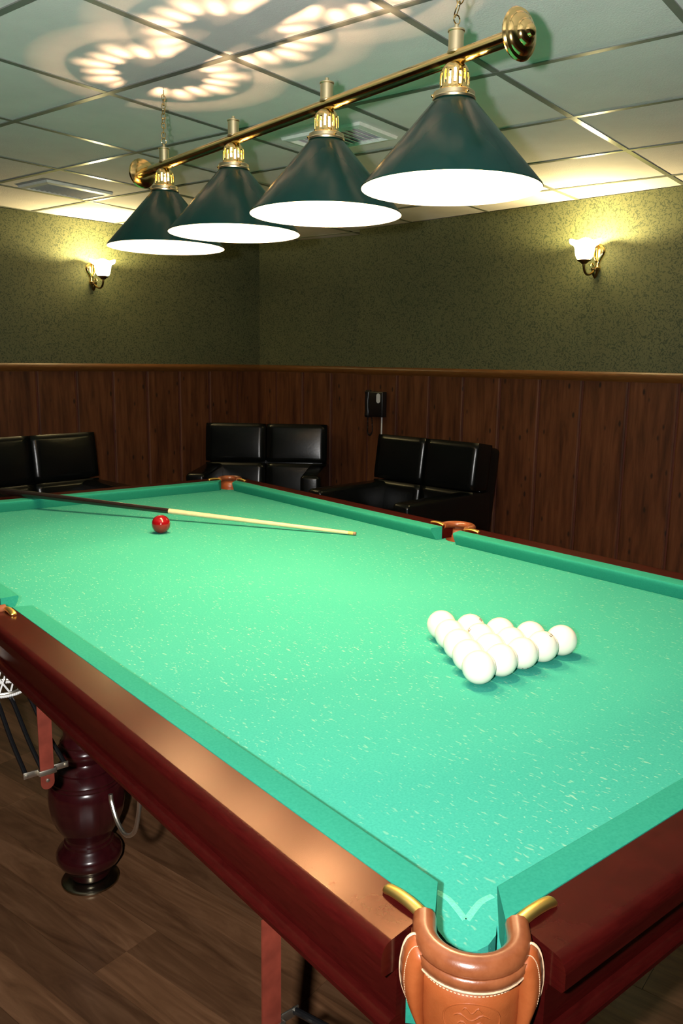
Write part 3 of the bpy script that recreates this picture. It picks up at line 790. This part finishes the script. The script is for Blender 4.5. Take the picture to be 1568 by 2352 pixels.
# ------------------------------------------------------------------ hanging billiard light
LX, LYS, LZ = 0.73, [0.770, 1.211, 1.653, 2.087], H
light = empty('billiard_light', (LX, 1.43, H + 1.27), 0, 'brass bar light with four dark green cone shades hung on chains', 'hanging lamp')
BZ = H + 1.2675
bm = BM(); tube(bm, [(LX, 0.608, BZ), (LX, 2.248, BZ)], 0.0152, 24); obj('bar', bm, MAT['brass'], light, smooth=True)
for s, y in ((-1, 0.609), (1, 2.243)):
    pr = [(0.0, -0.002), (0.020, -0.002), (0.034, 0.000), (0.044, 0.004), (0.0465, 0.009), (0.044, 0.013), (0.038, 0.0145), (0.036, 0.019), (0.030, 0.023), (0.024, 0.0245), (0.022, 0.030), (0.017, 0.034), (0.012, 0.0355), (0.010, 0.041), (0.006, 0.0435), (0.0, 0.044)]
    pr = [(a * 1.06, b) for a, b in pr]
    Mx = Matrix.Translation((LX, y, BZ)) @ Matrix.Rotation(PI / 2 if s < 0 else -PI / 2, 4, 'X')
    bm = BM(); lathe(bm, pr, n=40, M=Mx); obj('end_cap', bm, MAT['brass'], light, smooth=True)
def chain(P, Qp, parent):
    d = Qp - P; n = int(d.length / 0.024); d.normalize()
    ch = None
    for k in range(n + 1):
        c = P + d * (0.024 * k); a = k * PI / 2 + 0.5 + random.uniform(-0.5, 0.5)
        uu, vv = ring_frame(d); sd = uu * math.cos(a) + vv * math.sin(a)
        pts = []
        for j in range(20):
            t = 2 * PI * j / 20; pts.append(c + sd * (0.0068 * math.cos(t)) + d * (0.0105 * math.sin(t) + (0.0045 if math.sin(t) > 0 else -0.0045)))
        bm = BM(); tube(bm, pts, 0.0014, 6, closed=True)
        if ch is None: ch = obj('chain', bm, MAT['brass'], parent, smooth=True)
        else: obj('chain_link', bm, MAT['brass'], ch, smooth=True)
    return ch
SB, ST = 1.005, 1.184                      # shade rim and top above the cloth
for i, y in enumerate(LYS):
    # short satin hanger stub on the bar
    bm = BM(); lathe(bm, [(0.0, 0.004), (0.0178, 0.008), (0.0182, 0.012), (0.0162, 0.0135), (0.0162, 0.049), (0.0182, 0.0505), (0.0182, 0.0535), (0.012, 0.056), (0.005, 0.0575), (0.0045, 0.064), (0.0, 0.065)], (LX, y, BZ), 28)
    hg = obj('hanger_stub', bm, MAT['satin_brass'], light, smooth=True)
    # shade with white lining
    n = 64
    bm = BM(); lathe(bm, [(0.038, ST + H + 0.003), (0.0425, ST + H), (0.1945, SB + H + 0.003), (0.1955, SB + H), (0.1945, SB + H - 0.0012)], (LX, y, 0), n, caps=False)
    shd = obj('lamp_shade', bm, MAT['shade'], light, smooth=True)
    bm = BM(); lathe(bm, [(0.0375, ST + H + 0.0015), (0.0410, ST + H - 0.0012), (0.1930, SB + H + 0.002), (0.1945, SB + H - 0.0013)], (LX, y, 0), n, caps=False)
    obj('lining', bm, MAT['lining'], shd, smooth=True)
    # collar with screws
    bm = BM(); lathe(bm, [(0.036, ST + H - 0.001), (0.0455, ST + H - 0.001), (0.0462, ST + H + 0.003), (0.0440, ST + H + 0.006), (0.0440, ST + H + 0.014), (0.040, ST + H + 0.0165), (0.036, ST + H + 0.0165)], (LX, y, 0), 40, caps=False)
    cl = obj('collar', bm, MAT['satin_brass'], shd, smooth=True)
    for k in range(3):
        a = 2 * PI * k / 3 + 0.35; bm = BM(); ball(bm, (LX + 0.046 * math.cos(a), y + 0.046 * math.sin(a), ST + H + 0.008), 0.0036, 10, 8); obj('screw', bm, MAT['brass'], shd, smooth=True)
    # slotted brass cap: columns of faces left open as slots
    n = 72; z0 = ST + H + 0.016
    prof = [(0.0345, 0.0), (0.0325, 0.004), (0.0315, 0.009), (0.0315, 0.013), (0.0315, 0.030), (0.0312, 0.034), (0.030, 0.040), (0.0270, 0.047), (0.021, 0.054), (0.012, 0.0585), (0.006, 0.060)]
    bm = BM()
    rings = [[bm.verts.new((LX + r * math.cos(2 * PI * k / n), y + r * math.sin(2 * PI * k / n), z0 + z)) for k in range(n)] for r, z in prof]
    for j in range(len(rings) - 1):
        for k in range(n):
            slot = k % 4
            open_ = (slot in (0, 1)) and ((2 <= j <= 4 and (k // 4) % 2 == 0) or (3 <= j <= 5 and (k // 4) % 2 == 1)) and (slot == 0 or j in (2, 5) or True)
            if open_: continue
            bm.faces.new((rings[j][k], rings[j][(k + 1) % n], rings[j + 1][(k + 1) % n], rings[j + 1][k]))
    bm.faces.new(rings[-1])
    cp = obj('slotted_cap', bm, MAT['brass'], shd, smooth='all')
    md = cp.modifiers.new('thickness', 'SOLIDIFY'); md.thickness = 0.0012; md.offset = -1
    bm = BM(); lathe(bm, [(0.006, z0 + 0.058), (0.0075, z0 + 0.060), (0.0055, z0 + 0.063), (0.0055, BZ - 0.013), (0.0, BZ - 0.013)], (LX, y, 0), 14); obj('stem', bm, MAT['brass'], shd, smooth=True)
    # bulb and its light
    bm = BM(); lathe(bm, [(0.0, ST + H - 0.105), (0.012, ST + H - 0.103), (0.022, ST + H - 0.095), (0.028, ST + H - 0.080), (0.028, ST + H - 0.066), (0.023, ST + H - 0.048), (0.017, ST + H - 0.030), (0.0155, ST + H - 0.014), (0.0155, ST + H + 0.044), (0.0, ST + H + 0.046)], (LX, y, 0), 24)
    bl = obj('bulb', bm, MAT['bulb'], shd, smooth=True)
    ld = bpy.data.lights.new('bulb_light', 'POINT'); ld.energy = LAMP_W; ld.color = LAMP_COL; ld.shadow_soft_size = 0.005
    lo = bpy.data.objects.new('bulb_light', ld); COL.objects.link(lo); lo.location = (LX, y, ST + H - 0.022)
    if i in (0, 3):
        top = V(0.80, 2.215, CEIL) if i == 3 else V(0.745, 0.700, CEIL)
        base = V(LX, y, BZ + 0.066)
        bm = BM(); tube(bm, [base + V(0.009 * math.cos(2 * PI * k / 20 + 0.3), 0, 0.008 + 0.009 * math.sin(2 * PI * k / 20 + 0.3)) for k in range(20)], 0.0014, 6, closed=True); obj('ring', bm, MAT['brass'], hg, smooth=True)
        chain(base + V(0, 0, 0.028), top - V(0, 0, 0.004), light)

# ------------------------------------------------------------------ wall sconces (built facing -y: the wall is at y=0)
def sconce(label):
    s = empty('wall_sconce', (0, 0, 0), 0, label, 'wall lamp', 'brass wall sconces with tulip shades')
    # leaf shaped back plate, swelling outwards
    bm = BM(); secs = []
    for z, wd, th in ((0.082, 0.004, 0.006), (0.074, 0.022, 0.010), (0.060, 0.036, 0.014), (0.040, 0.042, 0.017), (0.018, 0.036, 0.017), (0.0, 0.024, 0.015), (-0.018, 0.014, 0.014), (-0.030, 0.012, 0.013), (-0.044, 0.018, 0.015), (-0.054, 0.020, 0.016), (-0.060, 0.014, 0.013)):
        secs.append([V(wd * math.cos(a), -0.001 - th * max(0, math.sin(a)) - 0.0, z) for a in [PI * k / 10 for k in range(11)]] + [V(-wd * 0.9, -0.001, z), V(wd * 0.9, -0.001, z)])
    loft(bm, secs); obj('back_plate', bm, MAT['brass'], s, smooth=True, local=True)
    for sx in (-1, 0, 1):                     # raised ribs of the leaf
        P = [(sx * 0.006, -0.018, 0.078), (sx * 0.022, -0.0165 - 0.006 * (sx == 0), 0.050), (sx * 0.020, -0.0175 - 0.005 * (sx == 0), 0.020), (sx * 0.007, -0.019, -0.010)]
        bm = BM(); tube(bm, smooth_path(P, 6), 0.0042, 8); obj('leaf_rib', bm, MAT['brass'], s, smooth=True, local=True)
    bm = BM(); lathe(bm, [(0.0, -0.108), (0.006, -0.104), (0.014, -0.090), (0.020, -0.074), (0.021, -0.064), (0.024, -0.060), (0.024, -0.050), (0.018, -0.046), (0.0, -0.046)], (0, -0.026, 0), 20); obj('finial', bm, MAT['dark_brass'], s, smooth=True, local=True)
    P = bez((0, -0.034, -0.056), (0, -0.075, -0.10), (0, -0.155, -0.115), (0, -0.158, -0.036), 16)
    bm = BM(); tube(bm, P, [0.0075 - 0.0015 * math.sin(PI * k / 16) for k in range(17)], 10); obj('arm', bm, MAT['dark_brass'], s, smooth=True, local=True)
    P = bez((0, -0.050, -0.058), (0, -0.045, -0.030), (0, -0.075, -0.018), (0, -0.078, -0.044), 12)
    bm = BM(); tube(bm, P, 0.0045, 8); obj('scroll', bm, MAT['brass'], s, smooth=True, local=True)
    bm = BM(); lathe(bm, [(0.0, -0.040), (0.014, -0.038), (0.022, -0.030), (0.036, -0.022), (0.038, -0.018), (0.0, -0.018)], (0, -0.158, 0), 24); obj('cup', bm, MAT['dark_brass'], s, smooth=True, local=True)
    # tulip glass with scalloped lip
    n = 60; prof = [(0.030, -0.017, 0), (0.040, -0.010, 0), (0.047, 0.006, 0), (0.051, 0.026, 0.01), (0.054, 0.046, 0.02), (0.060, 0.058, 0.05), (0.074, 0.066, 0.07), (0.084, 0.074, 0.09), (0.087, 0.082, 0.10)]
    bm = BM(); rings = []
    for r, z, sc_ in prof:
        rings.append([bm.verts.new(((r * (1 + sc_ * 0.6 * math.cos(6 * a))) * math.cos(a), -0.158 + (r * (1 + sc_ * 0.6 * math.cos(6 * a))) * math.sin(a), z + sc_ * 0.05 * math.cos(6 * a))) for a in [2 * PI * k / n for k in range(n)]])
    for A, B in zip(rings, rings[1:]):
        for k in range(n): bm.faces.new((A[k], A[(k + 1) % n], B[(k + 1) % n], B[k]))
    o = obj('tulip_shade', bm, MAT['tulip'], s, smooth='all', local=True)
    bm = BM(); lathe(bm, [(0.0, 0.090), (0.012, 0.086), (0.020, 0.070), (0.022, 0.052), (0.016, 0.030), (0.012, 0.010), (0.0, 0.010)], (0, -0.158, 0), 18); obj('bulb', bm, MAT['bulb'], s, smooth=True, local=True)
    return s
def sconce_light(M):
    ld = bpy.data.lights.new('sconce_bulb_light', 'POINT'); ld.energy = SCONCE_W; ld.color = SCONCE_COL; ld.shadow_soft_size = 0.015
    lo = bpy.data.objects.new('sconce_bulb_light', ld); COL.objects.link(lo); lo.location = M @ V(0, -0.158, 0.074)
s1 = sconce('brass wall lamp with glowing tulip glass on the right wall')
s2 = copy_tree(s1)
for s, P, rz in ((s1, WP(XR, 2.335, H + 1.212), PW - PI / 2), (s2, WP(2.960, YL, H + 1.188), PW)):
    s.location = P; s.rotation_euler = (0, 0, rz); sconce_light(Matrix.Translation(P) @ Matrix.Rotation(rz, 4, 'Z'))
s2['label'] = 'brass wall lamp with glowing tulip glass on the far left wall'

# ------------------------------------------------------------------ wall telephone on the boards (faces -y)
P = WP(XR - 0.012, 3.955, H + 0.335)
ph = empty('wall_telephone', P, PW - PI / 2, 'black wall telephone with handset and coiled cord above the armchair', 'telephone')
bm = BM(); box(bm, (-0.045, -0.050, -0.088), (0.088, -0.001, 0.090), 0.007, 3); bd = obj('body', bm, MAT['black_plastic'], ph, smooth=True, local=True)
bm = BM(); secs = []
for z, yy, wd, th in ((-0.095, -0.050, 0.024, 0.020), (-0.080, -0.056, 0.026, 0.024), (-0.055, -0.056, 0.023, 0.020), (-0.02, -0.066, 0.019, 0.013), (0.03, -0.066, 0.019, 0.013), (0.062, -0.056, 0.023, 0.020), (0.086, -0.056, 0.026, 0.024), (0.098, -0.050, 0.022, 0.018)):
    secs.append([V(-0.068 + wd * math.cos(a), yy + 0.028 + th * math.sin(a), z) for a in [2 * PI * k / 14 for k in range(14)]])
loft(bm, secs); obj('handset', bm, MAT['black_plastic'], ph, smooth=True, local=True)
bm = BM(); q = [(0.050 + 0.018 * math.cos(a), (0.016 if math.sin(a) >= 0 else -0.016) + 0.018 * math.sin(a) + 0.044) for a in [2 * PI * k / 24 for k in range(24)]]
loft(bm, [[V(a, y, b) for a, b in q] for y in (-0.0515, -0.0498)]); o = obj('name_plate', bm, MAT['white'], bd, local=True); o['label'] = 'small pale oval label'
pth = smooth_path([(-0.066, -0.03, -0.095), (-0.075, -0.02, -0.16), (-0.078, -0.015, -0.205), (-0.058, -0.015, -0.225), (-0.036, -0.015, -0.20), (-0.030, -0.02, -0.15), (-0.030, -0.03, -0.088)], 40)
bm = BM(); cc = []
for k, p in enumerate(pth):
    d = pth[min(k + 1, len(pth) - 1)] - pth[max(k - 1, 0)]; uu, vv = ring_frame(d); a = k * 1.1
    cc.append(p + uu * (0.0045 * math.cos(a)) + vv * (0.0045 * math.sin(a)))
tube(bm, cc, 0.0022, 5); obj('coiled_cord', bm, MAT['black_plastic'], ph, smooth=True, local=True)
bm = BM(); tube(bm, [(0.048, -0.006, -0.087), (0.047, -0.0055, -0.2), (0.046, -0.0055, -0.5)], 0.0055, 8); o = obj('cable', bm, MAT['white'], ph, smooth=True, local=True); o['label'] = 'white cable running down the boards'

# ------------------------------------------------------------------ black leather armchairs (face -y, origin on the floor under the back's front edge)
def puff(bm, lo, hi, r, bulge, M=None, nx=8, nz=8):
    """a stuffed panel: rounded block whose front (-y) face swells"""
    vs_ = box(bm, lo, hi)
    es = [e for e in bm.edges if all(v in vs_ for v in e.verts)]
    g = bmesh.ops.subdivide_edges(bm, edges=es, cuts=7, use_grid_fill=True)
    c = [(lo[i] + hi[i]) / 2 for i in range(3)]; h = [(hi[i] - lo[i]) / 2 for i in range(3)]
    for v in bm.verts:
        q = [(v.co[i] - c[i]) / h[i] for i in range(3)]
        # round the block towards a super-ellipsoid, then swell
        n_ = (abs(q[0]) ** 36 + abs(q[1]) ** 6 + abs(q[2]) ** 36)
        f = n_ ** (-1 / 36) if n_ > 0 else 1
        sw = 1 + bulge * (1 - q[0] ** 2) * (1 - q[2] ** 2)
        v.co = V(c[0] + q[0] * f * h[0], c[1] + q[1] * min(f, 1) * h[1] * sw, c[2] + q[2] * f * h[2])
    if M: xf(bm, bm.verts, M)
def armchair(label):
    a = empty('armchair', (0, 0, 0), 0, label, 'armchair', 'black leather armchairs around the table')
    hw = 0.425; RK = Matrix.Translation((0, 0.02, 0.38)) @ Matrix.Rotation(-0.14, 4, 'X') @ Matrix.Translation((0, 0, -0.38))
    K = lambda n, bm, p=a, s='all': obj(n, bm, MAT['black_leather'], p, smooth=s, local=True)
    bm = BM(); box(bm, (-hw + 0.012, 0.045, 0.12), (hw - 0.012, 0.215, 0.945), 0.03, 4, M=RK); bk = K('back_frame', bm, s=True)
    for sx in (-1, 1):
        for z0, z1 in ((0.38, 0.665), (0.67, 0.962)):
            bm = BM(); x0, x1 = (0.0015, hw) if sx > 0 else (-hw, -0.0015)
            puff(bm, (x0, -0.055, z0), (x1, 0.10, z1), 0.03, 0.09, M=RK); K('back_cushion', bm)
    bm = BM(); box(bm, (-hw + 0.13, -0.56, 0.14), (hw - 0.13, 0.10, 0.29), 0.015, 3); K('base', bm, s=True)
    bm = BM(); puff(bm, (-hw + 0.128, -0.60, 0.27), (hw - 0.128, 0.02, 0.46), 0.03, 0.0); K('seat_cushion', bm)
    for sx in (-1, 1):
        bm = BM(); x0, x1 = (hw - 0.125, hw + 0.003) if sx > 0 else (-hw - 0.003, -hw + 0.125)
        box(bm, (x0, -0.60, 0.10), (x1, 0.20, 0.66), 0.028, 4); K('arm', bm, s=True)
        for yy in (-0.54, 0.10):
            bm = BM(); lathe(bm, [(0.0, 0.0), (0.018, 0.0), (0.024, 0.11), (0.0, 0.11)], (sx * (hw - 0.06), yy, 0), 14); obj('foot', bm, MAT['black_plastic'], a, smooth=True, local=True)
    return a
c1 = armchair('black leather armchair on the right, below the telephone')
c2, c3 = copy_tree(c1), copy_tree(c1)
c2['label'] = 'black leather armchair turned diagonally in the room corner'
c3['label'] = 'black leather armchair at the left edge of the picture'
for c, P, rz, sx in ((c1, WP(4.045, 3.258, 0), PW - PI / 2, 0.95), (c2, WP(4.035, 4.745, 0), PW - math.radians(49), 1.09), (c3, WP(2.27, 4.83, 0), PW + math.radians(2), 1.05)):
    c.location = P; c.rotation_euler = (0, 0, rz); c.scale = (sx, 1, 1)
